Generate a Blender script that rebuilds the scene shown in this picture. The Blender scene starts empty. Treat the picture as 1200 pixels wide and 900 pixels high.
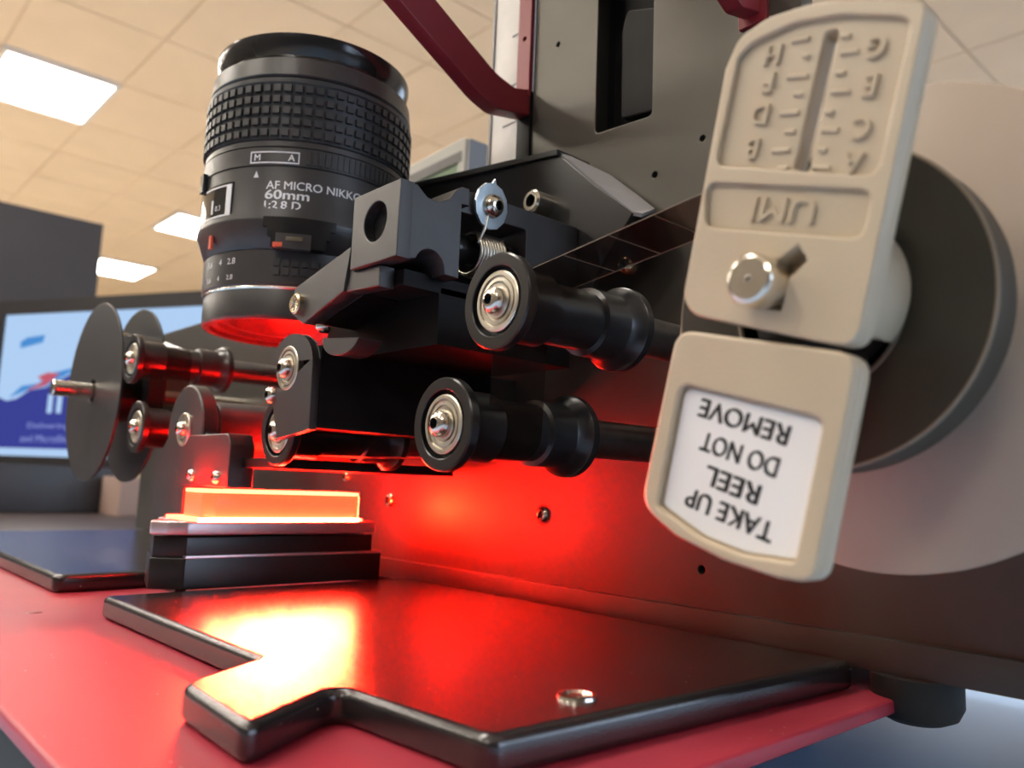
import bpy, bmesh, math, random
from mathutils import Matrix, Vector
random.seed(4)
S = 0.001                      # all numbers below are millimetres
sc = bpy.context.scene
COL = sc.collection
PI = math.pi

# ------------------------------------------------------------------ camera
cd = bpy.data.cameras.new('camera'); cam = bpy.data.objects.new('camera', cd); COL.objects.link(cam)
cd.sensor_width = 36; cd.lens = 28.62; cd.clip_start = 0.005; cd.clip_end = 60
R = Matrix(((0.7354174679031837, -0.11206361415667561, -0.6682835433294864),
            (-0.6765178879904713, -0.06534547781726144, -0.7335213124086757),
            (0.03853174187318631, 0.9915501575366612, -0.12386924540514732)))
cam.matrix_world = Matrix.Translation((0, 0, 35*S)) @ R.to_4x4()
cd.dof.use_dof = True; cd.dof.focus_distance = 0.195; cd.dof.aperture_fstop = 20
sc.camera = cam

# ------------------------------------------------------------------ view / world
sc.view_settings.view_transform = 'Standard'
sc.view_settings.look = 'None'
sc.view_settings.gamma = 1
sc.view_settings.use_curve_mapping = False
sc.view_settings.exposure = 0.0
w = bpy.data.worlds.new('world'); sc.world = w; w.use_nodes = True
w.node_tree.nodes['Background'].inputs[0].default_value = (0.8, 0.7, 0.6, 1)
w.node_tree.nodes['Background'].inputs[1].default_value = 0.3

LAMP = 33.0        # ceiling panel radiance
DAY = 5.5          # radiance of the added windows
LED = 380.0        # red light bar

def area(name, loc, rot, sx, sy, power, col):
    l = bpy.data.lights.new(name, 'AREA'); l.shape = 'RECTANGLE'; l.size = sx*S; l.size_y = sy*S
    l.energy = power; l.color = col
    o = bpy.data.objects.new(name, l); COL.objects.link(o)
    o.location = Vector(loc)*S; o.rotation_euler = rot
    return o

# row of red lights added at the light bar to make the deck hotspot
HOTSPOT = .075
for k in range(5):
    d = Vector((-.47, -.85, -.24)).normalized()
    lx = 110 + 10.2*k
    o = area('led_emitter', (lx, 250.2, 20.9), (0, 0, 0), 8.6, .9, HOTSPOT*(.6, 1, 1.25, 1, .6)[k], (1, .022, .008))
    z = -d; x = Vector((0, 0, 1)).cross(z).normalized()
    o.matrix_world = Matrix.Translation(Vector((lx, 248.4, 20.9))*S) @ Matrix((x, z.cross(x), z)).transposed().to_4x4()
    o.data.spread = math.radians(85)

# ------------------------------------------------------------------ materials
MATS = {}
def mat(name, col, rough=.5, metal=0., spec=.5, bump=0, bscale=400, noise=0, nscale=60, coat=0, emit=None, estr=0, trans=0, specks=0, aniso=None):
    m = bpy.data.materials.new(name); m.use_nodes = True
    nt = m.node_tree; b = nt.nodes['Principled BSDF']
    b.inputs['Base Color'].default_value = (*col, 1)
    b.inputs['Roughness'].default_value = rough; b.inputs['Metallic'].default_value = metal
    b.inputs['Specular IOR Level'].default_value = spec
    b.inputs['Coat Weight'].default_value = coat
    b.inputs['Transmission Weight'].default_value = trans
    if emit: b.inputs['Emission Color'].default_value = (*emit, 1); b.inputs['Emission Strength'].default_value = estr
    tc = nt.nodes.new('ShaderNodeTexCoord')
    if noise:
        n = nt.nodes.new('ShaderNodeTexNoise'); n.inputs['Scale'].default_value = nscale; n.inputs['Detail'].default_value = 4
        nt.links.new(tc.outputs['Object'], n.inputs['Vector'])
        r = nt.nodes.new('ShaderNodeValToRGB')
        r.color_ramp.elements[0].position = .3; r.color_ramp.elements[1].position = .7
        r.color_ramp.elements[0].color = (*[c*(1-noise) for c in col], 1)
        r.color_ramp.elements[1].color = (*[min(1, c*(1+noise)) for c in col], 1)
        nt.links.new(n.outputs['Fac'], r.inputs['Fac'])
        out = r.outputs['Color']
        if specks:
            v = nt.nodes.new('ShaderNodeTexVoronoi'); v.inputs['Scale'].default_value = specks
            nt.links.new(tc.outputs['Object'], v.inputs['Vector'])
            lt = nt.nodes.new('ShaderNodeMath'); lt.operation = 'LESS_THAN'; lt.inputs[1].default_value = .055
            nt.links.new(v.outputs['Distance'], lt.inputs[0])
            sp = nt.nodes.new('ShaderNodeSeparateColor'); nt.links.new(v.outputs['Color'], sp.inputs[0])
            g = nt.nodes.new('ShaderNodeMath'); g.operation = 'GREATER_THAN'; g.inputs[1].default_value = .72
            nt.links.new(sp.outputs[0], g.inputs[0])
            mu = nt.nodes.new('ShaderNodeMath'); mu.operation = 'MULTIPLY'
            nt.links.new(lt.outputs[0], mu.inputs[0]); nt.links.new(g.outputs[0], mu.inputs[1])
            mx = nt.nodes.new('ShaderNodeMixRGB'); mx.inputs[2].default_value = (.55, .5, .45, 1)
            nt.links.new(mu.outputs[0], mx.inputs[0]); nt.links.new(out, mx.inputs[1]); out = mx.outputs[0]
        nt.links.new(out, b.inputs['Base Color'])
    if bump:
        n2 = nt.nodes.new('ShaderNodeTexNoise'); n2.inputs['Scale'].default_value = bscale; n2.inputs['Detail'].default_value = 3
        nt.links.new(tc.outputs['Object'], n2.inputs['Vector'])
        bp = nt.nodes.new('ShaderNodeBump'); bp.inputs['Strength'].default_value = bump; bp.inputs['Distance'].default_value = .0002
        nt.links.new(n2.outputs['Fac'], bp.inputs['Height']); nt.links.new(bp.outputs['Normal'], b.inputs['Normal'])
    MATS[name] = m
    return m
def emis(name, col, s):
    m = bpy.data.materials.new(name); m.use_nodes = True; nt = m.node_tree
    nt.nodes.remove(nt.nodes['Principled BSDF'])
    e = nt.nodes.new('ShaderNodeEmission'); e.inputs[0].default_value = (*col, 1); e.inputs[1].default_value = s
    nt.links.new(e.outputs[0], nt.nodes['Material Output'].inputs[0])
    return m

anod   = mat('black_anodised', (.035, .033, .034), .38, .0, .6, noise=.15, nscale=90, bump=.15, bscale=3000)
deep   = mat('black_matte', (.008, .007, .007), .5, .0, .15, noise=.2, nscale=90)  # darker copy of the black, shade under the arm and gate put in
anodD  = mat('black_machined', (.014, .0135, .014), .28, .0, .55, noise=.15, nscale=90)
platem = mat('plate_coating', (.1, .094, .083), .4, .8, .4, noise=.12, nscale=18, bump=.2, bscale=2500)
deckm  = mat('deck_black', (.018, .016, .017), .19, .0, .9, noise=.2, nscale=40, bump=.25, bscale=2500, specks=420)
redm   = mat('red_coating', (.42, .035, .06), .42, .0, .5, noise=.06, nscale=50, bump=.3, bscale=2600, specks=260)
redp   = mat('red_paint', (.25, .02, .028), .4, .0, .5, noise=.05)
steel  = mat('steel', (.72, .68, .6), .22, 1., noise=.08, nscale=300)
steelM = mat('bearing_steel', (.66, .62, .54), .34, 1., noise=.1, nscale=400)
steelD = mat('shaft_steel', (.22, .21, .21), .3, 1., noise=.1, nscale=200)
zinc   = mat('zinc_washer', (.62, .7, .74), .3, .9, noise=.12, nscale=250)
brass  = mat('screw_brassy', (.75, .62, .4), .25, 1., noise=.08, nscale=300)
rubber = mat('rubber_foot_black', (.012, .012, .01), .6, noise=.2)
lensm  = mat('lens_barrel_black', (.045, .042, .042), .32, .0, .6, noise=.12, nscale=120, bump=.25, bscale=4000)
lensg  = mat('lens_gloss_black', (.018, .018, .018), .18, .0, .6, noise=.1)
grip   = mat('grip_rubber', (.04, .04, .042), .45, .0, .5, noise=.15, nscale=200)
white  = mat('white_lettering', (.85, .85, .85), .5, noise=.03)
orange = mat('orange_mark', (.8, .12, .05), .5, noise=.03)
window = mat('window_glass', (.02, .02, .02), .06, .0, .8, noise=.03)
cream  = mat('cream_plastic', (.52, .42, .295), .36, .0, .5, noise=.03, nscale=80, bump=.25, bscale=1800)
flangem= mat('white_flange', (.43, .34, .27), .45, .0, .4, noise=.05, nscale=30)
paper  = mat('paper_label', (.82, .8, .78), .5, noise=.02, nscale=30)
ink_shade    = mat('black_ink', (.01, .01, .01), .5, noise=.02)  # print and black parts, also the shade in screw sockets
filmp  = mat('wound_film', (.04, .034, .024), .45, .0, .3, noise=.25, nscale=25, bump=.2, bscale=1500)
filmedge = mat('film_edge_pale', (.22, .17, .12), .4, noise=.1)
greym  = mat('grey_plastic', (.3, .29, .3), .45, .0, .4, noise=.05)
aluT   = mat('aluminium_tray', (.75, .6, .62), .3, .8, noise=.06, nscale=200)
railm  = mat('white_rail', (.75, .73, .7), .5, noise=.18, nscale=35, bump=.6, bscale=160)
deskm  = mat('blue_desk', (.4, .62, 1.0), .33, .0, .5, noise=.04, nscale=6)
deskedge = mat('desk_edge_metal', (.7, .7, .78), .25, .6, noise=.05)
sheetm   = mat('desk_mat_brown', (.05, .034, .033), .5, noise=.1, nscale=6)
bezel  = mat('bezel_dark', (.03, .028, .03), .4, noise=.1, nscale=8)
partm  = mat('partition_grey', (.06, .055, .06), .6, noise=.1, nscale=5)
devm   = mat('device_grey', (.4, .39, .35), .5, noise=.05, nscale=10)
devs   = mat('device_side', (.22, .23, .25), .5, noise=.05, nscale=10)
pinkm  = mat('beige_box', (.4, .28, .24), .6, noise=.05, nscale=10)
tilem  = mat('ceiling_tile', (.92, .78, .61), .85, .0, .2, noise=.03, nscale=4)
gridm  = mat('ceiling_grid', (.76, .64, .5), .7, noise=.03, nscale=4)
wallm  = mat('wall_paint', (.6, .53, .36), .85, .0, .2, noise=.03, nscale=1)
wallw  = mat('wall_paint_dark', (.14, .12, .1), .85, .0, .2, noise=.03, nscale=1)  # unseen walls darkened so the plate mirrors less light
floorm = mat('carpet', (.62, .55, .48), .95, .0, .1, noise=.2, nscale=20)
lampm  = emis('lamp_diffuser', (1, .93, .82), LAMP)
daym   = emis('daylight_pane', (.62, .77, 1), DAY)
LEDC = (1, .004, .0015)
ledtop = emis('led_top', LEDC, LED)
ledslot = emis('led_slot', (1, .014, .0065), 900)
ledend = emis('led_end', (1, .008, .002), 1100)
ledfront = mat('led_acrylic', (.8, .12, .06), .2, emit=(1, .16, .05), estr=1.2, noise=.1, nscale=60)
scr_l  = emis('screen_light_blue', (.46, .66, .95), .95)
scr_b  = emis('screen_violet_blue', (.05, .06, .33), .9)
scr_m  = emis('screen_mid_blue', (.08, .3, .72), .9)
scr_r  = emis('screen_red', (.6, .12, .17), .9)
scr_t  = emis('screen_text', (.3, .35, .75), .9)
lcdm   = emis('lcd_green', (.30, .35, .22), .8)
# dark see-through film
filmm = bpy.data.materials.new('film_transparent'); filmm.use_nodes = True
_n = filmm.node_tree; _b = _n.nodes['Principled BSDF']; _b.inputs['Base Color'].default_value = (.02, .015, .012, 1); _b.inputs['Roughness'].default_value = .15
_t = _n.nodes.new('ShaderNodeBsdfTransparent'); _t.inputs[0].default_value = (.5, .36, .3, 1)
_x = _n.nodes.new('ShaderNodeMixShader'); _x.inputs[0].default_value = .6
_n.links.new(_t.outputs[0], _x.inputs[1]); _n.links.new(_b.outputs[0], _x.inputs[2]); _n.links.new(_x.outputs[0], _n.nodes['Material Output'].inputs[0])

# ------------------------------------------------------------------ helpers
def smooth(me, ang=35):
    me.shade_smooth()
    try: me.set_sharp_from_angle(angle=math.radians(ang))
    except Exception: pass
    return me
def root(name, loc, label, cat, group=None):
    o = bpy.data.objects.new(name, None); COL.objects.link(o); o.empty_display_size = .005
    o.location = Vector(loc)*S; o['label'] = label; o['category'] = cat
    if group: o['group'] = group
    return o
def rootloc(p):
    v = Vector((0, 0, 0))
    while p is not None: v += p.location; p = p.parent
    return v
def part(name, me, m, parent=None, label=None, cat=None, group=None, kind=None):
    """me is in world millimetre coordinates"""
    me.transform(Matrix.Scale(S, 4))
    o = bpy.data.objects.new(name, me); me.name = name; COL.objects.link(o)
    if m:
        mi = [f.material_index for f in me.polygons]; me.materials.clear(); me.materials.append(m)
        if mi and max(mi): me.materials.append(ink_shade)
        me.polygons.foreach_set('material_index', [min(1, k) for k in mi])
    if parent is not None:
        o.parent = parent; me.transform(Matrix.Translation(-rootloc(parent)))
    else:                       # put the origin at the base of the mesh
        vs = [v.co for v in me.vertices]
        c = Vector([(min(v[i] for v in vs)+max(v[i] for v in vs))/2 for i in range(3)]); c.z = min(v.z for v in vs)
        me.transform(Matrix.Translation(-c)); o.location = c
    if label: o['label'] = label
    if cat: o['category'] = cat
    if group: o['group'] = group
    if kind: o['kind'] = kind
    return o
PL = {'X': Matrix(((0, 0, 1), (1, 0, 0), (0, 1, 0))).to_4x4(),
      'Y': Matrix(((1, 0, 0), (0, 0, -1), (0, 1, 0))).to_4x4(),
      'Z': Matrix.Identity(4)}
def ev_mesh(curve):
    o = bpy.data.objects.new('tmp', curve); COL.objects.link(o)
    dg = bpy.context.evaluated_depsgraph_get(); dg.update()
    me = bpy.data.meshes.new_from_object(o.evaluated_get(dg))
    bpy.data.objects.remove(o); bpy.data.curves.remove(curve)
    return me
def shape(loops, plane, a, b, bev=0, res=2):
    """outline (first) and holes (others) extruded from a to b along the plane's axis"""
    cu = bpy.data.curves.new('c', 'CURVE'); cu.dimensions = '2D'; cu.fill_mode = 'BOTH'
    for L in loops:
        sp = cu.splines.new('POLY'); sp.points.add(len(L)-1)
        for p, q in zip(sp.points, L): p.co = (q[0], q[1], 0, 1)
        sp.use_cyclic_u = True
    cu.extrude = abs(b-a)/2 - bev; cu.bevel_depth = bev; cu.bevel_resolution = res
    if bev: cu.offset = -bev
    me = ev_mesh(cu)
    mid = (a+b)/2
    if plane == 'Y': mid = -mid
    me.transform(PL[plane] @ Matrix.Translation((0, 0, mid)))
    return smooth(me, 30)
def rnd(poly, r, n=5):
    """round the corners of a polygon; r a number or a list"""
    out = []; N = len(poly)
    for i in range(N):
        rr = r[i] if isinstance(r, (list, tuple)) else r
        p = Vector(poly[i]); a = (Vector(poly[i-1])-p); b = (Vector(poly[(i+1) % N])-p)
        if rr <= 0: out.append(tuple(p)); continue
        d = min(rr, a.length*.45, b.length*.45); A = p+a.normalized()*d; B = p+b.normalized()*d
        for k in range(n+1):
            t = k/n; q = A*(1-t)**2 + p*2*t*(1-t) + B*t*t; out.append((q.x, q.y))
    return out
def circ(c, r, n=32): return [(c[0]+r*math.cos(2*PI*k/n), c[1]+r*math.sin(2*PI*k/n)) for k in range(n)]
def join(*ms):
    bm = bmesh.new()
    for m in ms: bm.from_mesh(m)
    me = bpy.data.meshes.new('m'); bm.to_mesh(me); bm.free()
    return smooth(me, 30)
def box(x0, x1, y0, y1, z0, z1, bev=0):
    bm = bmesh.new(); bmesh.ops.create_cube(bm, size=1)
    for v in bm.verts: v.co = Vector(((x0+x1)/2+v.co.x*(x1-x0), (y0+y1)/2+v.co.y*(y1-y0), (z0+z1)/2+v.co.z*(z1-z0)))
    if bev: bmesh.ops.bevel(bm, geom=bm.edges[:], offset=bev, segments=2, affect='EDGES', profile=.7)
    me = bpy.data.meshes.new('m'); bm.to_mesh(me); bm.free()
    return smooth(me, 30)
def frame_of(axis):
    z = Vector(axis).normalized(); x = Vector((0, 0, 1)).cross(z)
    if x.length < .1: x = Vector((1, 0, 0))
    x.normalize(); y = z.cross(x)
    return Matrix((x, y, z)).transposed().to_4x4()
def lathe(prof, o, axis, n=48, caps=True):
    """prof: (distance along the axis, radius)"""
    bm = bmesh.new(); rings = []
    for t, r in prof:
        if r < 1e-4: rings.append([bm.verts.new((0, 0, t))])
        else: rings.append([bm.verts.new((r*math.cos(2*PI*k/n), r*math.sin(2*PI*k/n), t)) for k in range(n)])
    for A, B in zip(rings, rings[1:]):
        for k in range(n):
            q = (k+1) % n
            try:
                if len(A) == 1 and len(B) == 1: pass
                elif len(A) == 1: bm.faces.new((A[0], B[q], B[k]))
                elif len(B) == 1: bm.faces.new((A[k], A[q], B[0]))
                else: bm.faces.new((A[k], A[q], B[q], B[k]))
            except ValueError: pass
    if caps:
        for r_ in (rings[0], rings[-1]):
            if len(r_) > 1:
                try: bm.faces.new(r_)
                except ValueError: pass
    bmesh.ops.recalc_face_normals(bm, faces=bm.faces)
    bm.transform(Matrix.Translation(o) @ frame_of(axis))
    me = bpy.data.meshes.new('m'); bm.to_mesh(me); bm.free()
    return smooth(me, 28)
def tube(pts, r, n=10):
    cu = bpy.data.curves.new('c', 'CURVE'); cu.dimensions = '3D'
    sp = cu.splines.new('POLY'); sp.points.add(len(pts)-1)
    for p, q in zip(sp.points, pts): p.co = (*q, 1)
    cu.bevel_depth = r; cu.bevel_resolution = 3; cu.use_fill_caps = True
    return smooth(ev_mesh(cu), 60)
def text(s, width=None, height=None, ext=.1, off=0, sp=1.0):
    cu = bpy.data.curves.new('t', 'FONT'); cu.body = s; cu.size = 1; cu.extrude = 0; cu.resolution_u = 4
    cu.align_x = 'LEFT'; cu.space_character = sp; cu.extrude = .05
    me = ev_mesh(cu)
    if off:
        a = me.copy(); b = me.copy(); a.transform(Matrix.Translation((off, off*.6, .004))); b.transform(Matrix.Translation((-off, -off*.6, -.004))); me = join(me, a, b)
    xs = [v.co.x for v in me.vertices]; ys = [v.co.y for v in me.vertices]
    cx = (min(xs)+max(xs))/2; cy = (min(ys)+max(ys))/2; w_ = max(xs)-min(xs); h_ = max(ys)-min(ys)
    sx = width/w_ if width else height/h_; sy = height/h_ if height else sx
    me.transform(Matrix.Diagonal((sx, sy, ext/.1, 1)) @ Matrix.Translation((-cx, -cy, 0)))
    return me
def put(me, o, right, up):
    r = Vector(right).normalized(); u = Vector(up).normalized(); n = r.cross(u)
    me.transform(Matrix.Translation(o) @ Matrix((r, u, n)).transposed().to_4x4())
    return me
def struct(name, me, m, parent=None):
    o = part(name, me, m, parent)
    if parent is None: o['kind'] = 'structure'
    return o
def dup(rt, loc, label, group=None):
    r = rt.copy(); COL.objects.link(r); r.location = Vector(loc)*S; r['label'] = label
    if group: r['group'] = group
    for ch in list(rt.children):
        c = ch.copy(); COL.objects.link(c); c.parent = r
        for g in ch.children:
            d = g.copy(); COL.objects.link(d); d.parent = c
    return r
def dome(o, axis, r, h, sr=None):
    """button-head screw: axis points outwards, o on the seat"""
    sr = sr or r*.42
    p = [(0, 0), (0, r)] + [(h*math.sin(a)*.95, sr+(r-sr)*math.cos(a)) for a in [PI/2*k/6 for k in range(1, 7)]] + [(h, sr*.98), (h*.45, sr*.9), (h*.45, 0)]
    me = lathe(p, o, axis, 24, caps=False)
    for f in me.polygons[-48:]: f.material_index = 1  # socket faces blackened, shade put into the colour
    return me

# ------------------------------------------------------------------ the room
Zc, Zf = 1700, -760
X0, X1, Y0, Y1 = -2620, 6300, -3500, 9200
ceil = struct('ceiling', box(X0, X1, Y0, Y1, Zc+20, Zc+60), gridm)
struct('floor', box(X0, X1, Y0, Y1, Zf-40, Zf), floorm)
struct('wall_back', box(X0, X1, Y1, Y1+60, Zf, Zc+20), wallm)
struct('wall_right', box(X1, X1+60, Y0, Y1, Zf, Zc+20), wallm)
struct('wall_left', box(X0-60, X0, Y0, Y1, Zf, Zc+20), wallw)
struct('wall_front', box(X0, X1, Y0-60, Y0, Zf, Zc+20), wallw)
gx = [-2620, -2170, -1720, -1270, -820, -370, 80, 530, 980, 1430, 1800, 2250, 2700, 3150, 3600, 4050, 4500, 4950, 5400, 5850, 6300]
gy = [-3500, -2900, -2300, -1750, -1150, -550, 50, 620, 1000, 1570, 2140, 2560, 3170, 3690, 4245, 4760, 5250, 5730, 6300, 6880, 7450, 8030, 8610, 9200]
lit = {(7, 13): 'bright rectangular ceiling light at the upper left corner, nearest of the lit panels',
       (10, 16): 'bright ceiling light directly left of the camera lens',
       (10, 19): 'farthest and smallest ceiling light, beside the dark partition edge'}
dark = {}
for i in (1, 3, 5):
    for j in (7, 10, 13, 16, 19):
        dark[(i, j)] = 1
for ij in ((1, 4),): dark[ij] = 1
tproto = None
for i in range(len(gx)-1):
    for j in range(len(gy)-1):
        if (i, j) in lit or (i, j) in dark:
            lx0, lx1, ly0, ly1 = gx[i]+12, gx[i+1]-12, gy[j]+12, gy[j+1]-12
            lab = lit.get((i, j), 'recessed ceiling light panel behind or beside the camera, outside the picture')
            t = root('ceiling_light', ((lx0+lx1)/2, (ly0+ly1)/2, Zc), lab, 'ceiling light', 'recessed ceiling light panels')
            part('frame', shape([[(lx0-12, ly0-12), (lx1+12, ly0-12), (lx1+12, ly1+12), (lx0-12, ly1+12)], [(lx0+8, ly0+8), (lx0+8, ly1-8), (lx1-8, ly1-8), (lx1-8, ly0+8)]], 'Z', Zc-4, Zc+20), white, t)
            part('diffuser', box(lx0+8, lx1-8, ly0+8, ly1-8, Zc+4, Zc+14), lampm, t)
        else:
            me = box(gx[i]+5, gx[i+1]-5, gy[j]+5, gy[j+1]-5, Zc+14, Zc+22)
            part('ceiling_tile', me, tilem, ceil)
# unseen windows added behind the camera as a source of cool light
for k, (wx0, wx1) in enumerate(((300, 1900), (2300, 3900))):
    wn = struct('window_%d' % (k+1), shape([[(wx0, -100), (wx1, -100), (wx1, 1350), (wx0, 1350)], [(wx0+60, -40), (wx0+60, 1290), (wx1-60, 1290), (wx1-60, -40)]], 'Y', Y0, Y0+50), white)
    part('pane', box(wx0+60, wx1-60, Y0+5, Y0+15, -40, 1290), daym, wn)

for k, (wy0, wy1) in enumerate(((700, 2500),)):  # unseen window added so the desk reflects cool light
    wn = struct('window_%d' % (k+3), shape([[(wy0, -100), (wy1, -100), (wy1, 1350), (wy0, 1350)], [(wy0+60, -40), (wy0+60, 1290), (wy1-60, 1290), (wy1-60, -40)]], 'X', X1-50, X1), white)
    part('pane', box(X1-15, X1-5, wy0+60, wy1-60, -40, 1290), daym, wn)

# desk
desk = root('desk', (500, 600, Zf), 'pale blue desk top under the scanner, seen at the lower right', 'desk')
part('desk_top', box(-250, 1500, -400, 2100, -60, -30, 3), deskm, desk)
for x in (-180, 1430):
    for y in (-330, 2030): part('leg', box(x-30, x+30, y-30, y+30, Zf, -60), partm, desk)
part('desk_mat', box(-150, 640, 640, 2050, -30, -28.5, .5), sheetm, desk, 'dark brown mat on the far part of the desk')  # sheet added to darken the far desk, shade in its colour
part('edge_strip', shape([[(120, 58), (900, 92), (900, 76), (120, 42)]], 'Z', -30, -26, 1), deskedge, desk, 'bright metal strip on the desk')

# ------------------------------------------------------------------ scanner body
body = root('microfilm_scanner', (110, 300, -30), 'black and red film scanner body, big plate behind the rollers, flat decks below', 'scanner')
part('housing', box(37, 215, 110, 540, -30, -9, 2), rubber, body)
part('base_plate', shape([rnd([(34.5, 74.5), (206, 74.5), (206, 545), (34.5, 545)], 1.5)], 'Z', -9, -6, .8), redm, body, 'flat red base plate')
# upright plate with its real holes
zt = 330
plate = [(30, -1.7), (560, -1.7), (560, 124.3), (205, 124.3), (197, 124.3), (197, zt), (97, zt), (97, 92), (30, 92)]
holes = [circ((185.3, 184.7), .9, 12), circ((143.3, 127.3), 1.0, 12), circ((126.8, 133.6), .9, 12), circ((125.7, 15.1), 1.1, 14),
         rnd([(167.4, 147.2), (144.7, 146.2), (144.7, 215), (167.4, 215)], 2.0)]
bp = part('back_plate', shape([plate]+holes, 'X', 184, 190, .3), platem, body, 'large satin black upright plate')
part('camera_head', box(120, 180, 100, 165, 236, 300, 3), anodD, body)  # unseen box added to shade the top of the plate
part('recess_back', shape([rnd([(172, 140), (140, 140), (140, 222), (172, 222)], 2)], 'X', 194, 200), deep, body)
part('recess_wall', join(box(190, 194, 168, 172, 140, 222), box(190, 194, 140, 144, 140, 222), box(190, 194, 144, 168, 140, 145)), anodD, body)
part('latch', shape([rnd([(159.8, 151), (146.2, 149.5), (146.2, 183), (158, 187), (160.2, 181)], 1.5)], 'X', 187.5, 194, .5), deep, body, 'dark latch plate inside the slot')
for y, z in ((185.3, 184.7), (143.3, 127.3), (126.8, 133.6), (125.7, 15.1)): part('hole_backing', box(190.5, 191.5, y-2.5, y+2.5, z-2.5, z+2.5), ink_shade, body)
part('edge_bar', box(183.2, 190, 197.2, 204, 120, 172, .4), deep, body, 'black edge bar of the plate')
part('foot_strip', box(181.5, 184.2, 40, 300, -1.7, 5.4, .3), platem, body, 'low strip along the foot of the plate')
# decks
def deck(poly, r): return shape([rnd(poly, r, 6)], 'Z', -6, 0, 1.7, 4)
d1 = part('deck_plate', deck([(74.5, 249.4), (75.6, 153.5), (55.8, 141.6), (54.5, 112.3), (76.6, 125.2), (79, 88.6), (180, 83.5), (180, 251)], [3.5, .6, 4, 4, 5, 3.5, 2, 1]), deckm, body, 'thick black deck plate with a notched front edge')
d2 = part('deck_plate', deck([(75.5, 302.2), (184, 309), (184, 520), (75.5, 520)], [4, 1, 2, 4]), deckm, body, 'rear black deck plate reflecting the screen')
part('deck_screw', join(lathe([(-.2, 0), (-.2, 3.6), (.5, 3.4), (.6, 2.6), (.1, 2.3), (.1, 0)], (106, 97, 0), (0, 0, 1), 28, False), shape([circ((106, 97), 1.2, 6)], 'Z', .05, .35)), steel, d1, 'recessed steel screw')
part('base_screw', lathe([(0, 0), (0, 2.2), (.2, 1.8), (.2, 0)], (62, 266, -6), (0, 0, 1), 20, False), redp, body)
part('post_plate', shape([rnd([(286.5, -6), (309, -6), (316, 20), (318, 38), (300, 52), (285, 56), (262, 44), (262, 30), (286.5, 30)], 1.5)], 'X', 109, 113, .3), anod, body, 'upright post plate on the deck')
part('foot', lathe([(0, 0), (0, 9.2), (-6, 9.2), (-8.4, 8), (-9.6, 5.5), (-10, 0)], (187.5, 73.5, -1.7), (0, 0, 1), 32, False), rubber, body, 'round black foot under the plate')
part('plate_bottom_block', box(184.5, 300, 40, 560, -1.7, 4), rubber, body)
for (y, z, m_, r) in ((184.8, 26.3, steelD, 2.5), (270, 27.4, brass, 2.8), (303.5, 36.0, brass, 2.2)):
    part('plate_screw', dome((184, y, z), (-1, 0, 0), r, 1.6, r*.5), steel if m_ is steelD else m_, bp)
for (y, z) in ((184.8, 26.3),): part('screw_ring', lathe([(-.1, r_) for r_ in (0, 3.4)]+[(.15, 3.4), (.15, 2.6), (-.05, 0)], (184, y, z), (-1, 0, 0), 24, False), ink_shade, bp)
part('plate_screw', dome((184, 152.3, 101.3), (-1, 0, 0), 3, 3.2, 1.3), brass, bp)

# red bracket
rb = root('red_bracket', (184, 201, 160), 'long dark red bent metal bracket reaching up to the left above the lens', 'bracket')
part('arm', shape([rnd([(183.2, 172.5), (183.2, 163), (168.5, 160.2), (160.5, 162.6), (100, 195.5), (80, 206.5), (86, 222), (139, 187.8), (167.5, 172.2), (176, 170.4)], [.5, .5, 2, 3, 0, 1, 1, 0, 3, 1])], 'Y', 197.5, 203.5, .3), redp, rb)
fl = part('mounting_flange', shape([rnd([(197.3, 170), (203.9, 170), (203.9, 330), (197.3, 330)], .5), circ((200.4, 192), .9, 14)], 'X', 182.2, 184, .2), redp, rb, 'upright red mounting flange with a screw hole')
part('screw_hole', lathe([(0, 0), (0, .9), (.1, .9), (.1, 0)], (183.9, 200.4, 192), (-1, 0, 0), 14, False), ink_shade, fl)
rh = root('red_bracket', (184, 112, 160), 'short red bracket end at the top of the plate, left of the cream index tag', 'bracket')
part('arm', shape([rnd([(184, 163), (184, 172), (170, 178), (150, 190), (143, 184), (162, 166), (174, 160.5)], 1.2)], 'Y', 108, 113, .3), redp, rh)
part('mounting_flange', shape([rnd([(106, 160), (114.5, 160), (114.5, 330), (106, 330)], .5)], 'X', 182.4, 184, .2), redp, rh)
# white rail left of the plate
wr = root('white_rail', (192, 211, -6), 'tall white strip with faint crease marks beside the plate edge', 'strip')
part('rail', box(186, 196, 205, 220.8, -6, 330, .5), railm, wr)
part('rail_edge', box(185.5, 197, 220.8, 222, -6, 330, .2), greym, wr, 'thin grey edge')
for k in range(9):
    z = 318 - k*19.5 + random.uniform(-4, 4)
    part('crease', box(185.75, 186.05, 206.5, 206.5+random.uniform(4, 9), z, z+.5), greym, wr)

# cover panel
cp = root('cover_panel', (168, 200, 90), 'black angled sheet cover between the lens and the tall plate', 'panel')
pan = part('panel', shape([[(262, 100), (262, 143.5), (248.5, 144.2), (166.5, 134.6), (151.3, 121), (137.9, 110.2), (150, 96), (156, 84), (185, 84)]], 'X', 167.6, 169.4, .15), anodD, cp)
part('top_flange', shape([[(262, 143.2), (248.5, 144), (166.5, 134.6), (166.5, 136.4), (248.5, 145.8), (262, 145)]], 'X', 166.4, 181, .1), ink_shade, cp)
bm = bmesh.new()
vv = [(168, 166.5, 135.6), (168, 151.3, 122), (168, 137.9, 110.6), (169, 135.5, 109.9), (181, 140.6, 115.6), (183, 149, 122.5), (182, 158.8, 130.9), (172, 165.8, 135.6)]
a_ = [bm.verts.new(v) for v in vv]; b_ = [bm.verts.new((v[0]+.3, v[1]+.5, v[2]-.9)) for v in vv]
bm.faces.new(a_); bm.faces.new(b_[::-1])
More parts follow.
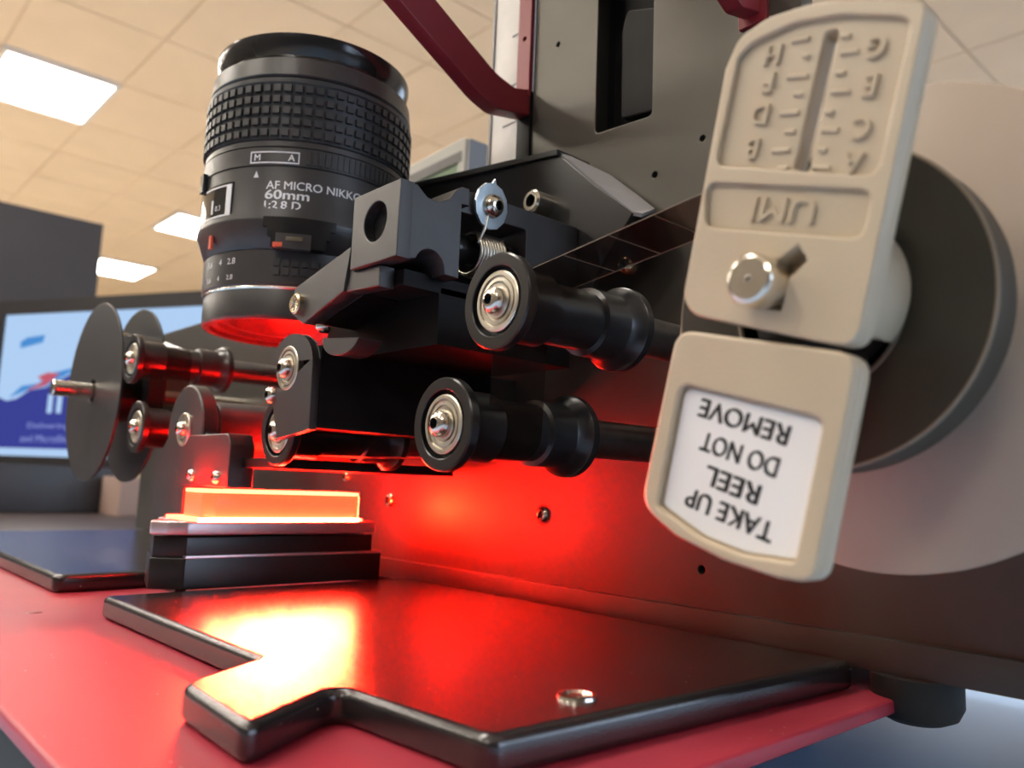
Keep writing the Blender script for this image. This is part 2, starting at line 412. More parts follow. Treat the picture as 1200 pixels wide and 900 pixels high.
for k in range(8): q = (k+1) % 8; bm.faces.new((a_[k], b_[k], b_[q], a_[q]))
bmesh.ops.triangulate(bm, faces=[f for f in bm.faces if len(f.verts) > 4]); bmesh.ops.recalc_face_normals(bm, faces=bm.faces)
me = bpy.data.meshes.new('m'); bm.to_mesh(me); bm.free()
part('lip', me, greym, cp, 'grey bent lip catching the light')
_hm = lathe([(0, 0), (0, 3.6), (6.2, 3.6), (6.8, 3.0), (6.8, 1.9), (4.2, 1.7), (4.2, 0)], (167.5, 171.5, 119.8), (-1, 0, 0), 28, False)
for f in _hm.polygons[-56:]: f.material_index = 1  # dark of the hex socket put into the colour
hs = part('socket_screw', _hm, steel, pan, 'polished hex socket screw')

# ------------------------------------------------------------------ camera lens
LX, LY = 130.7, 253.6
PH = math.radians(242.9)
lens = root('camera_lens', (LX, LY, 83), 'large black macro lens standing upright above the red light', 'lens')
def lt(prof): return lathe([(z, r) for z, r in prof], (LX, LY, 0), (0, 0, 1), 96, False)
def patch(z0, z1, d0, d1, r, th=.12, n=10):
    bm = bmesh.new(); g = []
    for k in range(n+1):
        a = PH+math.radians(d0+(d1-d0)*k/n); c, s = math.cos(a), math.sin(a)
        g.append([bm.verts.new((LX+rr*c, LY+rr*s, z)) for z in (z0, z1) for rr in (r-.3, r+th)])
    for A, B in zip(g, g[1:]):
        bm.faces.new((A[1], B[1], B[3], A[3])); bm.faces.new((A[2], A[3], B[3], B[2])); bm.faces.new((A[0], B[0], B[1], A[1]))
    bm.faces.new((g[0][0], g[0][1], g[0][3], g[0][2])); bm.faces.new((g[-1][0], g[-1][2], g[-1][3], g[-1][1]))
    me = bpy.data.meshes.new('m'); bm.to_mesh(me); bm.free(); return smooth(me)
def wrap(me, dcen, z, r):
    for v in me.vertices:
        a = PH+math.radians(dcen)+v.co.x/r; rr = r+.05+v.co.z
        v.co = Vector((LX+rr*math.cos(a), LY+rr*math.sin(a), z+v.co.y))
    return me
part('barrel', lt([(130, 33.5), (130, 34.0), (116, 34.2), (113.4, 34.8), (112.6, 34.8), (105.0, 32), (104, 31), (104, 20)]), lensm, lens)
part('mode_ring', lt([(139, 30), (139, 33.6), (138.2, 34.1), (136.6, 34.1), (136.4, 33.7), (136, 34.3), (130.4, 34.3), (130.2, 33.6), (130, 30)]), lensm, lens)
fr = part('focus_ring', lt([(159.6, 30), (159.4, 33.7), (159, 34.4), (157.6, 34.4), (157.2, 34.0), (157, 33.9), (139, 33.9), (138.8, 34.2), (138.6, 33.6)]), grip, lens)
bm = bmesh.new(); N = 66
for k in range(N):
    a = 2*PI*k/N; c, s = math.cos(a), math.sin(a)
    for rw in range(5):
        z = 140.9 + rw*3.62
        m_ = Matrix.Translation((LX+34.1*c, LY+34.1*s, z)) @ Matrix.Rotation(a, 4, 'Z') @ Matrix.Diagonal((1.6, 2.15, 2.2, 1))
        r_ = bmesh.ops.create_cube(bm, size=1, matrix=m_)
me = bpy.data.meshes.new('m'); bm.to_mesh(me); bm.free()
part('grip_pattern', me, grip, fr)
part('front_ring', lt([(166.5, 30), (166.3, 33.2), (166, 33.6), (160.3, 34.2), (159.8, 33.6), (159.4, 30)]), lensm, lens)
part('filter_rim', lt([(166, 28), (166.4, 30.8), (168.5, 30.8), (171, 32.2), (173.6, 32.9), (174.8, 32.9), (175, 32.4), (173, 30), (172, 10), (172, 0)]), lensg, lens, 'glossy black front rim')
part('aperture_ring', lt([(104.4, 20), (104.4, 31.4), (104, 31.9), (93.6, 31.9), (93, 31.4)]), lensm, lens)
bm = bmesh.new()
for dg_ in range(-14, 32, 5):
    for z in (97.3, 100.1):
        a = PH+math.radians(dg_); bmesh.ops.create_cube(bm, size=1, matrix=Matrix.Translation((LX+32*math.cos(a), LY+32*math.sin(a), z)) @ Matrix.Rotation(a, 4, 'Z') @ Matrix.Diagonal((.9, 1.9, 2.1, 1)))
me = bpy.data.meshes.new('m'); bm.to_mesh(me); bm.free()
part('aperture_grip', me, grip, lens)
bm = bmesh.new()
for k in range(17):
    a = PH+math.radians(-1+k*3.2); bmesh.ops.create_cube(bm, size=1, matrix=Matrix.Translation((LX+34.3*math.cos(a), LY+34.3*math.sin(a), 133.3)) @ Matrix.Rotation(a, 4, 'Z') @ Matrix.Diagonal((.8, 1.2, 4.6, 1)))
me = bpy.data.meshes.new('m'); bm.to_mesh(me); bm.free()
part('mode_ring_ribs', me, grip, lens)
part('chrome_line', lt([(93.2, 30), (93.2, 31.3), (92.6, 31.5), (92.1, 31.2), (92.1, 29)]), steel, lens, 'thin chrome line')
part('mount_ring', lt([(92.2, 29), (92.2, 30.9), (91.6, 31.1), (83.6, 31.1), (83, 30.6), (83, 28.6), (84.5, 28.4), (84.5, 26), (86, 25.5), (86, 23), (90, 21), (93, 18)]), lensm, lens)
part('rear_glass', lt([(92.5, 19), (91, 12), (90.3, 0)]), window, lens, 'rear glass element')
part('slide_catch', patch(125.5, 131.5, -74, -68, 34.2, 1.4), lensg, lens)
# lock housing that bulges from the barrel
hz = part('lock_housing', join(patch(110.5, 113.6, -21, 15, 33.5, 2.0, 8), patch(107.6, 110.5, -18.5, 12.5, 33.5, 2.0, 8), patch(104.2, 107.6, -16.5, 10.5, 32.5, 3.0, 8)), lensg, lens, 'dark square lock housing')
part('lock_slide', patch(103.6, 108.4, -14, 3, 34, 1.9), lensm, hz)
part('lock_tab', patch(106, 107.3, -9, -1, 35.5, .8), steel, hz, 'small bright lock tab')
part('orange_dot', patch(104.0, 105.4, -15, -10.5, 34.4, 1.8), orange, hz)
part('index_line', patch(105.4, 109.6, -58, -56, 33.8, .6), orange, lens, 'orange index line')
le = part('lettering', join(wrap(text('AF MICRO NIKKOR', width=32.5, height=2.6, ext=.06, off=.01), 5.6, 124.0, 34.1),
     wrap(text('60mm', width=13.6, height=3.0, ext=.06, off=.022), -10.6, 121.0, 34.1),
     wrap(text('1:2.8 D', width=11.2, height=2.5, ext=.06, off=.018), -12.6, 117.7, 34.1)), white, lens, 'white lens lettering')
part('mode_scale', join(patch(134.3, 134.7, -31.5, -5.5, 34.35), patch(130.9, 131.3, -31.5, -5.5, 34.35), patch(130.9, 134.7, -31.5, -30.9, 34.35), patch(130.9, 134.7, -6.1, -5.5, 34.35),
     wrap(text('M', height=2.1, ext=.06, off=.02), -27.5, 132.8, 34.4), wrap(text('A', height=2.1, ext=.06, off=.02), -9.5, 132.8, 34.4)), white, lens, 'white boxed mode letters')
tri = bpy.data.meshes.new('m'); tri.from_pydata([(-.9, -1.1, .05), (.9, -1.1, .05), (0, 1.1, .05)], [], [(0, 1, 2)])
part('index_arrow', wrap(tri, -27.5, 127.4, 34.2), white, lens)
dw = part('distance_window', patch(114.6, 125.8, -78, -41, 34.1, .25), window, lens, 'glossy distance window')
part('window_outline', join(patch(115.0, 115.5, -66, -42, 34.4), patch(124.6, 125.1, -66, -42, 34.4), patch(115, 125.1, -45.5, -42, 34.4)), white, dw)
part('distance_scale', join(wrap(text('0.3', height=1.7, ext=.05), -52, 118, 34.4), patch(116.5, 121, -58, -56.5, 34.4)), white, dw)
part('depth_marks', wrap(text('32 22', height=1.6, ext=.05, off=.01), -57, 112.3, 34.3), white, lens)
part('aperture_numbers', join(wrap(text('5.6', height=2.0, ext=.05, off=.01), -63, 101.0, 31.95), wrap(text('4', height=2.0, ext=.05, off=.01), -51.5, 101.0, 31.95), wrap(text('2.8', height=2.0, ext=.05, off=.01), -42.5, 101.0, 31.95),
     wrap(text('5.6', height=1.6, ext=.05, off=.01), -63, 95.9, 31.95), wrap(text('4', height=1.6, ext=.05, off=.01), -52.5, 95.9, 31.95), wrap(text('2.8', height=1.6, ext=.05, off=.01), -43, 95.9, 31.95)), white, lens, 'white aperture numbers')

# ------------------------------------------------------------------ clamp bar above the gate
gb = root('clamp_arm', (135, 166, 85), 'black machined clamp arm with a round hole and torsion spring, right of the lens', 'clamp')
zt1 = 110
# end block with the through hole
blockprof = [(106.8, 87.2), (106.8, 105.4), (108, 105.6), (111.2, 103.2), (114.6, 102.9), (117.9, 104.6), (119.6, 107.2), (121.7, 108.8), (124.0, 108.8), (124.2, 104.5), (121.8, 104.3), (121.8, 85.2), (117.4, 85.4)]
blockprof += [(112.9+4.4*math.cos(a), 86.2+4.4*math.sin(a)) for a in [.05+(PI-.35)*k/10 for k in range(11)]]
face = shape([[(154.8, 87), (175.2, 87), (175.2, 105.7), (154.8, 105.7)], circ((164.8, 97.3), 5.0, 40)], 'X', 103.2, 107.2, .25)
eb = part('end_block', join(shape([blockprof], 'Y', 154.8, 175, .2), face), anod, gb, 'grey-edged end block with a bore')
part('bore', lathe([(2.6, 5.0), (.1, 5.0), (.0, 5.15)], (103.3, 164.8, 97.3), (1, 0, 0), 40, False), steelD, eb)
part('bore_floor', shape([circ((164.8, 97.3), 5.0, 40)], 'X', 106.3, 106.7), ink_shade, eb, 'dark round bore')
bar = part('bar', shape([rnd([(123.5, 103.6), (123.5, 109.4), (130, 110.2), (167.5, 110.2), (167.5, 90), (147.2, 90), (147.2, 104.6), (141, 104.4)], [.3, .3, .3, .3, .3, .3, 1.5, .3])], 'Y', 158, 178, .3), anod, gb)
part('spring_pin', lathe([(0, 0), (0, 4.3), (10, 4.3), (10, 3.2), (24, 3.2), (24, 4.6), (31, 4.6), (31, 0)], (121, 166, 96.5), (1, 0, 0), 32, False), anodD, gb, 'dark pin through the spring')
nt_ = 9; pts = []
for k in range(nt_*20+1):
    a = 2*PI*k/20; pts.append((131.3 + k/20*1.02, 163.5+5.6*math.cos(a+2.2), 95.6+5.6*math.sin(a+2.2)))
pts = [(132.6, 157.0, 106), (131.6, 157.3, 101), (130.9, 158.5, 97.5)] + pts
part('torsion_spring', tube(pts, .46), steelM, gb, 'coiled steel torsion spring')
wax = Vector((.12, -1, -.12)).normalized(); wc = Vector((133.2, 157.6, 107.4))
ws = []
for k in range(48):
    a = 2*PI*k/48; rr = 6.0 + (.2 if k % 4 == 0 else 0)
    ws.append((rr*math.cos(a), rr*math.sin(a)+(1.1 if k == 12 else 0)))
wm = shape([ws], 'Z', 0, .9, .12)
wm.transform(Matrix.Translation(wc) @ frame_of(wax))
wsh = part('washer', wm, zinc, gb, 'bright zinc washer with a pointed tab')
part('button_screw', dome(wc+wax*.9, wax, 3.2, 2.6, 1.3), steel, wsh)
# angled arm below the block
ga = root('gate_arm', (125, 185, 72), 'angular black gate arm under the clamp block, small slotted screw at its tip', 'arm')
armp = [(176.6, 93.6), (204.6, 87.2), (207, 84), (206.6, 80.3), (199.2, 76.2), (180, 82), (163.4, 81.6), (160, 84), (160, 92), (168, 93.6)]
part('arm_plate', shape([rnd([(176.4, 93.6), (204.6, 87.2), (207, 84), (206.6, 80.3), (199.2, 76.2), (178.8, 82.3)], [0, 1, 1, 1, 1, 0])], 'X', 103.9, 109, .3), anod, ga)
part('arm_body', shape([[(176.2, 93.4), (175.4, 86.8), (163.8, 86.6), (163.5, 81.4), (178.6, 82.2)]], 'X', 104.6, 109, .3), anod, ga)
part('arm_core', shape([[(176.2, 93), (175.4, 86.5), (160, 86), (160, 82), (178.6, 82.6)]], 'X', 109, 150, .3), deep, ga)
part('under_block', shape([[(199, 77), (204, 85), (177, 92), (176, 84), (178, 82)]], 'X', 109, 122, .3), deep, ga)
part('cross_block', box(120, 168, 160, 214, 69, 84, .5), deep, ga)
sm_ = part('tip_screw', lathe([(0, 0), (0, 2.9), (1.2, 2.9), (1.6, 2.4), (1.4, 0)], (103.9, 202.2, 82.1), (-1, .0, 0), 24, False), brass, ga, 'brassy screw with a star-ground face')
for k in range(3):
    a = k*PI/3+.3; v = Vector((0, math.cos(a), math.sin(a))); p = Vector((102.35, 202.2, 82.1))
    part('screw_groove', tube([tuple(p-v*2), tuple(p+v*2)], .13), greym, sm_)
part('under_screw', dome((107, 193.5, 75.2), (-.2, 0, -1), 2.2, 1.4), steel, ga)
part('round_boss', shape([[(192, 71.9), (173.5, 70.2)] + [(182.6+9.2*math.cos(a)*.98, 71+4.6*math.sin(a)) for a in [PI*1.08+PI*.9*k/10 for k in range(1, 11)]]], 'X', 106, 113, .2), anod, ga, 'rounded grey boss')

# ------------------------------------------------------------------ guide rollers
def sharpen(me, a=12):
    me.set_sharp_from_angle(angle=math.radians(a)); return me
def bearing(o, r, parent, tilt=(-1, 0, 0)):
    k = r/6.5
    b = part('bearing', sharpen(lathe([(-1.5, 0), (-1.5, 6.5*k), (.1, 6.5*k), (.3, 6.2*k), (.3, 5.5*k), (-.35, 5.45*k), (-.35, 5.0*k), (.15, 4.95*k), (.2, 4.2*k), (-.4, 4.15*k), (-.4, 3.8*k), (.3, 3.75*k), (.35, 0)], o, tilt, 48, False)), steelM, parent, 'silver ball bearing')
    part('button_screw', dome(Vector(o)+Vector(tilt)*.3, tilt, 3.1*k, 2.5*k, 1.2*k), steel, b)
    return b
def make_roller(loc, label, L=40, shaft=36):
    x, y, z = loc
    t = root('guide_roller', loc, label, 'roller', 'film guide rollers on the plate')
    part('spool', lathe([(3.0, 2), (3.0, 7.5), (.15, 7.5), (0, 7.7), (0, 9.9), (.35, 10.25), (2.2, 10.25), (2.7, 9.9), (3.2, 8.2), (4.0, 7.9), (12, 7.9), (12.4, 6.8), (26.6, 6.8), (27, 7.9), (34.5, 7.9), (35.0, 8.0), (37.8, 9.8), (38.0, 10.1), (40, 10.1), (40.3, 9.7), (40.3, 4)], loc, (1, 0, 0), 64, False), anodD, t)
    part('shaft', lathe([(1, 0), (1, 3), (40.3, 3), (40.3, 4.9), (40.3+shaft, 4.9), (40.3+shaft, 0)], loc, (1, 0, 0), 40, False), steelD, t, 'dull steel shaft')
    bearing((x+.6, y, z), 6.5, t)
    return t
ru = make_roller((108, 124.6, 72.8), 'upper front guide roller, large, directly below the torsion spring')
dup(ru, (107, 139.5, 47.6), 'lower front guide roller nearest the red glow on the plate')
dup(ru, (108, 353.6, 81.2), 'upper of the two far left rollers, just right of the dark reel disc')
dup(ru, (108, 340.2, 52.5), 'lower of the two far left rollers beside the dark reel disc')
dup(ru, (109.2, 220.3, 48.3), 'roller half hidden behind the small bracket plate left of centre')

# film gate block with its bracket plate
fg = root('film_gate', (125, 208, 46), 'black film gate block with a round-topped bracket plate above the glowing bar', 'film gate')
part('bracket_plate', shape([[(195.9, 47.8), (196.6, 67)] + [(208.7+11.9*math.cos(a), 66+8.8*math.sin(a)) for a in [.18+(PI-.3)*k/14 for k in range(15)]] + [(219.0, 58), (217, 52), (214.1, 45.4)]], 'X', 106.2, 108.6, .25), anod, fg, 'thin rounded bracket plate')
part('gate_block', shape([[(196.4, 48.4), (196.4, 71), (214, 71), (219, 60), (219, 50), (214, 48.4)]], 'X', 108.6, 160, .4), deep, fg)
part('rear_block', box(128, 184, 200, 250, 49.5, 70, .5), deep, fg)
bearing((106.3, 210.6, 65.4), 6.3, fg)
part('small_screw', dome((106.2, 219.0, 58.3), (-1, 0, 0), 2.5, 1.8, 1.0), steel, fg)
part('aperture_plate', shape([[(112, 226), (178, 224), (178, 271), (112, 271)], [(115, 238), (115, 267), (148, 267), (148, 238)]], 'Z', 37.4, 40.4, .2), deep, fg, 'thin dark aperture plate')
part('rail_pin', lathe([(0, 0), (0, 1.5), (30, 1.5), (30, 0)], (150, 225, 46), (0, 1, 0), 16, False), steelD, fg)

# middle bracket with its large disc
mb = root('disc_bracket', (115, 285, 30), 'black round disc bracket with a bearing, left of the glowing bar', 'bracket')
part('disc', lathe([(0, 0), (0, 15.2), (.5, 15.8), (5, 15.8), (5.5, 15.2), (5.5, 0)], (108, 287.7, 50), (1, 0, 0), 64, False), anod, mb)
part('side_plate', shape([rnd([(247.6, 31), (247.6, 44.5), (250.5, 48), (285, 48), (290, 40), (290, 31)], [.3, 1.2, 1.2, .3, .3, .3])], 'X', 107.6, 115.8, .4), anod, mb)
part('spool', lathe([(0, 3), (0, 9.6), (1, 10), (66, 10), (66, 3)], (117.5, 289, 51), (1, 0, 0), 48, False), anod, mb)
bearing((107.6, 287.7, 50.1), 5.9, mb)
part('small_screw', dome((107.6, 276.6, 34.2), (-1, 0, 0), 2.2, 1.6, .9), steel, mb)
part('small_screw', dome((107.6, 255.9, 34.0), (-1, 0, 0), 2.2, 1.6, .9), steel, mb)

# ------------------------------------------------------------------ light bar
lb = root('light_bar', (131, 262, 0), 'glowing red and white light bar on a stepped black holder', 'light')
part('holder', shape([rnd([(97.8, 251), (89.6, 257.6), (95, 276), (106, 286), (168, 286), (168, 251)], .4)], 'Z', 0, 9.4, .3), anodD, lb)
part('holder_step', shape([rnd([(98.4, 252.6), (90.6, 258.6), (96, 276), (106, 285), (165, 285), (165, 252.6)], .4)], 'Z', 9.4, 15.6, .3), anodD, lb)
part('ledge', box(97.8, 168, 250.9, 254.0, 9.2, 10.0, .2), aluT, lb, 'thin polished ledge')
part('tray', shape([rnd([(97.6, 250.6), (92.5, 253.2), (88.8, 257.4), (90.5, 262), (98, 266), (98, 278), (164.8, 278), (164.8, 250.6)], .8)], 'Z', 16.2, 20.4, .6), aluT, lb, 'bevelled pale metal tray')
part('lamp_slot', box(101, 158, 250.9, 251.9, 20.6, 21.4), ledslot, lb, 'glowing light slot')
part('lamp_bed', box(100, 160, 252, 276, 20.4, 21.3), ledtop, lb)
part('glass_block', shape([rnd([(102.6, 254.2), (106.4, 251.8), (155.6, 251.8), (159.4, 254.2), (159.4, 268), (102.6, 268)], .2)], 'Z', 21.4, 29.2, .3), ledfront, lb, 'clear acrylic block lit orange red')
part('glowing_end', box(159.5, 160.0, 255, 267.5, 21.6, 29), ledend, lb, 'glowing end face')
part('glowing_top', shape([rnd([(102.6, 254.2), (106.4, 251.8), (155.6, 251.8), (159.4, 254.2), (159.4, 268), (102.6, 268)], .2)], 'Z', 29.2, 30.2, .2), ledtop, lb, 'white-hot top edge')

# ------------------------------------------------------------------ take-up reel and its wound film
AY, AZ = 57.2, 63.4
tr = root('take_up_reel', (135, AY, AZ), 'large cream white reel flange at the right edge behind the wound film', 'reel')
part('flange', lathe([(0, 0), (0, 39.6), (.3, 40.2), (1.2, 40.2), (1.5, 39.8), (1.5, 0)], (133.5, AY-.2, AZ+.2), (1, 0, 0), 128, False), flangem, tr)
part('core', lathe([(0, 0), (0, 11), (20, 11), (20, 0)], (114, AY, AZ), (1, 0, 0), 48, False), anodD, tr)
wf = root('film_roll', (122, AY, AZ), 'dark roll of wound film on the cream reel behind the two tags', 'film roll')
part('film_pack', lathe([(.2, 12.6), (0, 13), (0, 24.1), (.3, 24.5), (6.6, 24.7), (6.9, 24.4), (6.9, 20), (19.2, 20), (19.2, 12)], (113.6, AY+.6, AZ), (1, 0, 0), 128, False), filmp, wf)
part('outer_winding', lathe([(0, 24.15), (-.05, 24.4), (.25, 24.65), (.3, 24.5)], (113.6, AY+.6, AZ), (1, 0, 0), 128, False), filmedge, wf, 'pale outer rim line of the winding')
part('inner_winding', lathe([(0, 13.4), (-.08, 13.2), (.0, 12.9)], (113.6, AY+.6, AZ), (1, 0, 0), 96, False), filmedge, wf)
sp_ = root('reel_spindle', (140, AY, AZ), 'polished chrome spindle end poking through the upper tag', 'spindle')
part('rod', lathe([(0, 0), (0, 2.8), (.25, 3.25), (.8, 3.5), (91, 3.5), (91, 0)], (93, AY-.4, AZ-.1), (1, 0, 0), 48, False), steel, sp_)
part('centre_dimple', lathe([(0, 0), (0, .45), (-.12, .3), (-.12, 0)], (93.0, AY-.4, AZ-.1), (1, 0, 0), 16, False), steelD, sp_)

# film ribbon path in (Y, Z)
def arc(c, r, a0, a1, n=10): return [(c[0]+r*math.cos(math.radians(a0+(a1-a0)*k/n)), c[1]+r*math.sin(math.radians(a0+(a1-a0)*k/n))) for k in range(n+1)]
path = [(57, 88.7), (64, 88.3)] + arc((124.6, 72.8), 7.0, 80, 4, 8) + arc((139.5, 47.6), 7.0, 190, 270, 8) + [(180, 41)] + arc((220.3, 48.3), 7.0, 268, 272, 2) + [(250, 41.5)] + arc((287.7, 50), 8, 268, 285, 2) + arc((340.2, 52.5), 7, 255, 370, 8) + arc((353.6, 81.2), 7, 190, 80, 8) + [(395, 98)]
fx0, fx1 = 114.2, 130.6
bm = bmesh.new(); pv = None
for y, z in path:
    v = [bm.verts.new((fx0, y, z)), bm.verts.new((fx1, y, z))]
    if pv: bm.faces.new((pv[0], pv[1], v[1], v[0]))
    pv = v
me = bpy.data.meshes.new('m'); bm.to_mesh(me); bm.free(); smooth(me, 60)
fs = root('film_strip', (122, 90, 80), 'see-through dark film strip running from the upper roller to the wound film', 'film')
part('ribbon', me, filmm, fs)
def onp(t): return Vector((0, 64+t*(123.4-64), 88.3+t*(79.8-88.3)))
for x in (fx0, fx1): part('film_edge', tube([(x, *onp(0).yz), (x, *onp(1).yz)], .1), filmedge, fs)
for t in (.25, .42, .6, .8): part('frame_line', tube([(fx0+.3, *(onp(t)-Vector((0, 0, .1))).yz), (fx1-.3, *(onp(t)-Vector((0, 0, .1))).yz)], .09), filmedge, fs)

# ------------------------------------------------------------------ cream tags
t1 = root('index_tag', (99, 52, 54), 'upper cream plastic tag with raised upside-down index letters and slot', 'tag')
o1 = [(70.0, 63.4), (63.0, 96.5), (60.8, 100.5), (56, 101.6), (50, 101.0), (45.7, 99.6), (40.6, 97.5), (35.0, 95.0), (35.7, 91.4), (44.3, 53.2), (68.3, 60.6)]
o1 = rnd(o1, [2, 0, 1.5, 1, 1, 1, 1, 3, 1, 3.2, 2.5], 6)
w1 = rnd([(64.6, 82.2), (60.9, 97.4), (58.8, 98.9), (52.3, 99.2), (45.7, 97.6), (38.2, 94.2), (37.0, 92.8), (41.4, 74.5)], [1.6, .6, 1, 1, 1, 1, 1, 2], 5)
w2 = rnd([(66.0, 80.0), (42.0, 72.9), (43.3, 66.9), (66.3, 73.3)], 1.8, 6)
sl = rnd([(48.2, 96.6), (46.3, 96.2), (50.7, 77.7), (52.9, 78.4)], .9, 5)
kh = [(54.3, 59.3), (58.9, 60.6), (61.3, 61.4), (60.0, 67.8), (54.6, 66.3), (51.8, 67.8), (50.5, 65.4), (53.2, 63.6)]
part('tag_plate', join(shape([o1, sl, kh], 'X', 97.9, 101.2, .3), shape([o1, w1, w2, kh], 'X', 97.0, 98.0, .3)), cream, t1)
hubc = [(55.4+12.1*math.cos(a), 63.9+12.1*math.sin(a)) for a in [2*PI*k/64 for k in range(64)]]
hubc = [p if p[1] > 54.6+(p[0]-44.3)*.31+1.2 else (p[0], 54.6+(p[0]-44.3)*.31+1.2) for p in hubc]
hb = part('hub', shape([hubc], 'X', 101.0, 112, .5), cream, t1, 'round cream hub behind the tag')
Rt = Vector((0, .965, .262)); Ut = Vector((0, .262, -.965))
for s, (y, z) in {'H': (55.7, 96.0), 'F': (56.4, 92.2), 'D': (57.7, 87.9), 'B': (59.0, 83.3), 'G': (41.4, 91.6), 'E': (42.3, 86.8), 'C': (43.5, 81.5), 'A': (44.7, 77.2)}.items():
    part('index_letter', put(text(s, height=2.8, ext=.6, off=.014), (97.66, y, z), Rt, Ut), cream, t1)
mk_ = []
for k, (a, b) in enumerate([((52.9, 97.0), (50.4, 96.4)), ((51.3, 94.2), (50.4, 93.9)), ((53.6, 92.0), (50.7, 91.2)), ((52.6, 89.2), (51.4, 88.8)), ((54.7, 87.1), (52.0, 86.4)), ((54.0, 84.3), (52.6, 83.9)), ((55.9, 82.1), (53.3, 81.5)), ((55.1, 79.3), (53.6, 79.0)),
        ((46.0, 94.9), (44.8, 94.5)), ((46.1, 92.6), (43.8, 92.0)), ((46.8, 90.1), (45.5, 89.7)), ((47.4, 87.7), (45.1, 87.0)), ((48.2, 85.1), (47.1, 84.8)), ((48.8, 82.9), (46.5, 82.2)), ((49.3, 80.4), (48.2, 80.0)), ((50.0, 78.1), (47.7, 77.4))]):
    a = Vector((97.75, *a)); b = Vector((97.75, *b))
    part('index_tick', tube([tuple(a), tuple(b)], .33), cream, t1)
part('raised_initials', put(text('UMI', width=9.6, height=3.3, ext=.6, off=.014), (97.7, 54.4, 73.3), Rt, Ut), cream, t1)
part('slot_pointer', shape([[(50.6, 82.6), (51.3, 79.8), (49.4, 81.2), (48.6, 83.8)]], 'X', 99, 100.6), cream, t1)

t2 = root('reel_tag', (99, 60, 25), 'lower cream tag with white label reading take up reel do not remove', 'tag')
o2 = rnd([(77.2, 33.0), (71.0, 58.8), (44.0, 52.6), (50.0, 24.4), (55, 24.6), (62.5, 26.0), (70.9, 28.8)], [3, 3, 3, 3, 0, 1, 1], 7)
w2_ = rnd([(74.1, 33.0), (70.2, 50.6), (48.6, 44.8), (52.6, 26.8), (59.9, 27.1), (66.6, 28.9)], [.8, 1.8, 1.6, .8, 1, 1], 6)
part('tag_plate', join(shape([o2], 'X', 98.3, 101.6, .5), shape([o2, w2_], 'X', 97.0, 98.4, .5)), cream, t2)
lab = part('paper_label', shape([[(p[0]*.97+61.4*.03, p[1]*.97+38*.03) for p in w2_]], 'X', 98.15, 98.3), paper, t2, 'white printed label')
R2 = Vector((0, .95, .312)); U2 = Vector((0, .312, -.95))
for s, y, z, wd in (('REMOVE', 60.7, 45.0, 14.6), ('DO NOT', 61.3, 40.5, 12.6), ('REEL', 62.3, 36.3, 9.0), ('TAKE UP', 62.9, 32.3, 14.4)):
    part('printed_line', put(text(s, width=wd, height=2.8, ext=.04, off=.03), (98.12, y, z), R2, U2), ink_shade, lab)
part('neck', box(101.6, 112, 53, 63, 50, 57, 1), anodD, t2, 'black neck behind the tag')

# ------------------------------------------------------------------ supply reel
sr = root('supply_reel', (112, 415, 71.5), 'dark grey flat reel disc with chrome pin, far left in front of the monitor', 'reel')
for x, nm in ((111, 'flange'), (129, 'flange')):
    part(nm, shape([circ((415, 71.5), 42, 96), rnd(circ((415, 71.5), 5.6, 24), 0)] + ([[(415+17*math.cos(a)+0, 71.5+17*math.sin(a)) for a in (1.2, 1.5, 1.75)][:0]] if 0 else []), 'X', x, x+1.2, .2), anod, sr)
part('core', lathe([(0, 5.6), (0, 14), (16.8, 14), (16.8, 5.6)], (112.2, 415, 71.5), (1, 0, 0), 40, False), anodD, sr)
pn = root('supply_spindle', (140, 415, 71.5), 'slim polished pin sticking out of the far left reel disc', 'spindle')
part('pin', lathe([(0, 0), (0, 3.2), (.5, 3.7), (90, 3.7), (90, 0)], (94, 415, 71.5), (1, 0, 0), 32, False), steel, pn)

# ------------------------------------------------------------------ monitor
U = Vector((.4635, -.886, 0)); U.normalize(); N_ = Vector((-U.y*-1, 0, 0)); N_ = Vector((-.886, -.4635, 0)).normalized(); Z_ = Vector((0, 0, 1))
P0 = Vector((309.5, 1759.7, 54.4))
mo = root('monitor', tuple(P0+U*260-Vector((0, 0, 82.7))), 'wide black monitor at the far left showing a blue picture', 'monitor')
def mon(poly, d0, d1, holes=()):
    me = shape([poly]+list(holes), 'Z', d0, d1)
    me.transform(Matrix.Translation(P0) @ Matrix((U, Z_, N_)).transposed().to_4x4()); return me
# U x Z = N towards the viewer
part('bezel', mon([(-24, -24), (545, -24), (545, 288), (-24, 288)], -6, 4, [[(0, 0), (0, 262), (520, 262), (520, 0)]]), bezel, mo)
part('back_shell', mon([(-20, -20), (540, -20), (540, 284), (-20, 284)], -40, -6), bezel, mo)
sn = part('screen', mon([(0, 0), (520, 0), (520, 262), (0, 262)], -6, -1), scr_l, mo, 'lit screen')
part('blue_field', mon([(0, 14), (520, 14), (520, 175), (240, 168), (175, 148), (120, 125), (80, 120), (50, 104), (25, 100), (0, 108)], -1, -.6), scr_b, sn)
part('swoosh', mon([(30, 106), (80, 121), (120, 127), (172, 150), (235, 172), (170, 158), (125, 150), (100, 132), (60, 128)], -.6, -.4), scr_m, sn)
part('red_stripe', mon([(70, 118), (118, 128), (150, 150), (120, 152), (96, 144), (112, 136)], -.4, -.2), scr_r, sn)
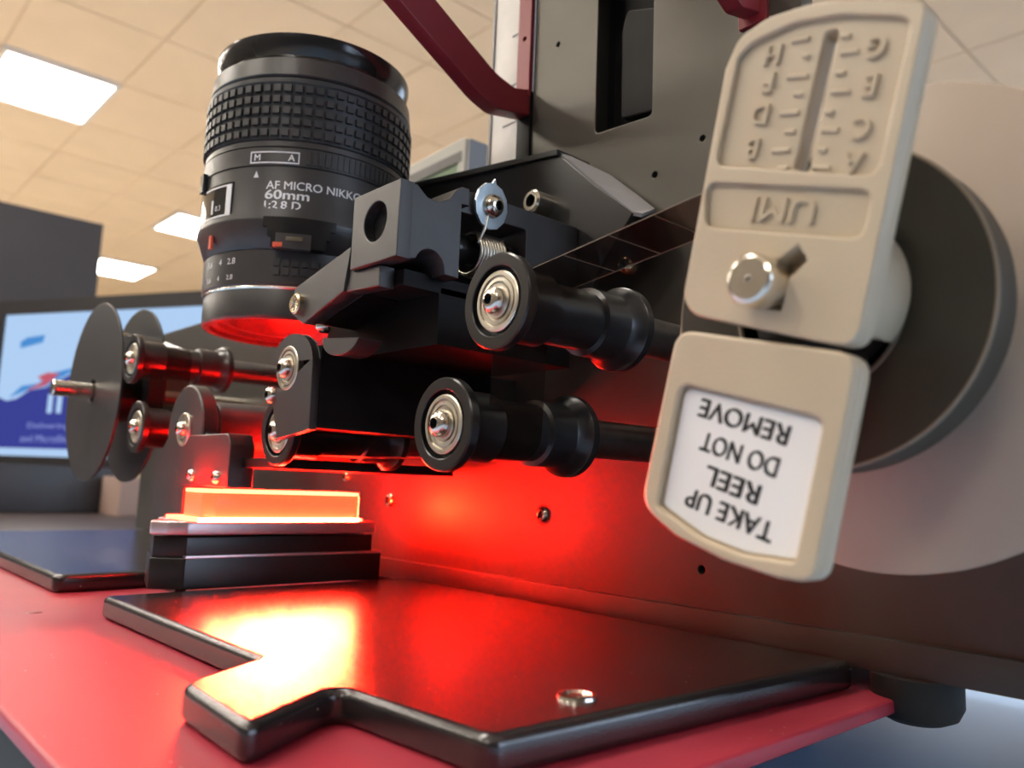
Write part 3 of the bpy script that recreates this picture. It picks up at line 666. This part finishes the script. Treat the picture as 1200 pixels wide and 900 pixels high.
part('blue_patch', mon([(46, 198), (100, 208), (104, 222), (60, 218), (44, 210)], -.6, -.4), scr_m, sn)
part('screen_initial', mon([(128, 78), (140, 78), (140, 112), (128, 112)], -.5, -.3), scr_l, sn)
part('screen_initial', mon([(150, 78), (162, 78), (162, 112), (150, 112)], -.5, -.3), scr_l, sn)
for s, x, z, wd in (('Delivering', 135, 54, 100), ('and Microfilm', 130, 32, 118)):
    me = text(s, width=wd, height=13, ext=.2); me.transform(Matrix.Translation(P0+U*x+Z_*z+N_*-.3) @ Matrix((U, Z_, N_)).transposed().to_4x4()); part('screen_text', me, scr_t, sn)
part('stand', mon([(230, -77), (290, -77), (290, 60), (230, 60)], -60, -40), bezel, mo)
part('stand_foot', mon([(150, -82.7), (370, -82.7), (370, -77), (150, -77)], -140, 40), bezel, mo)

tag_ = part('partition', box(-700, 556, 2124, 2160, Zf, 634, 3), partm, None, 'tall dark grey partition board above and behind the monitor', 'partition')
part('equipment_box', box(200, 392, 1296, 1500, -28.4, 38, 4), bezel, None, 'low black equipment box below the monitor', 'box')
part('storage_box', box(371, 470, 1206, 1290, -28.4, 26, 3), pinkm, None, 'small beige pink box on the desk beyond the black decks', 'box')

# grey device with a greenish display, seen between lens and plate
dv = root('display_unit', (320, 400, -30), 'light grey unit with a green display between the lens and the white strip', 'display')
part('case', shape([rnd([(384, -30), (384, 249.5), (386, 251.8), (520, 245), (520, -30)], 2), rnd([(392, 60), (392, 238), (510, 233), (510, 60)], 1)], 'X', 303, 312, 1), devm, dv)
part('case_back', shape([[(385, -30), (385, 249), (520, 244), (520, -30)]], 'X', 312, 319, 1), devs, dv)
part('side_panel', box(304, 319, 381.5, 384.2, -30, 250, .8), devs, dv, 'blue grey side panel')
part('display_glass', shape([[(391, 60), (391, 238), (512, 233), (512, 60)]], 'X', 308, 311), lcdm, dv, 'green display')
part('shadow_gap', shape([[(388, 236.5), (388, 243), (515, 239.5), (515, 232)]], 'X', 302.6, 303.4), bezel, dv)
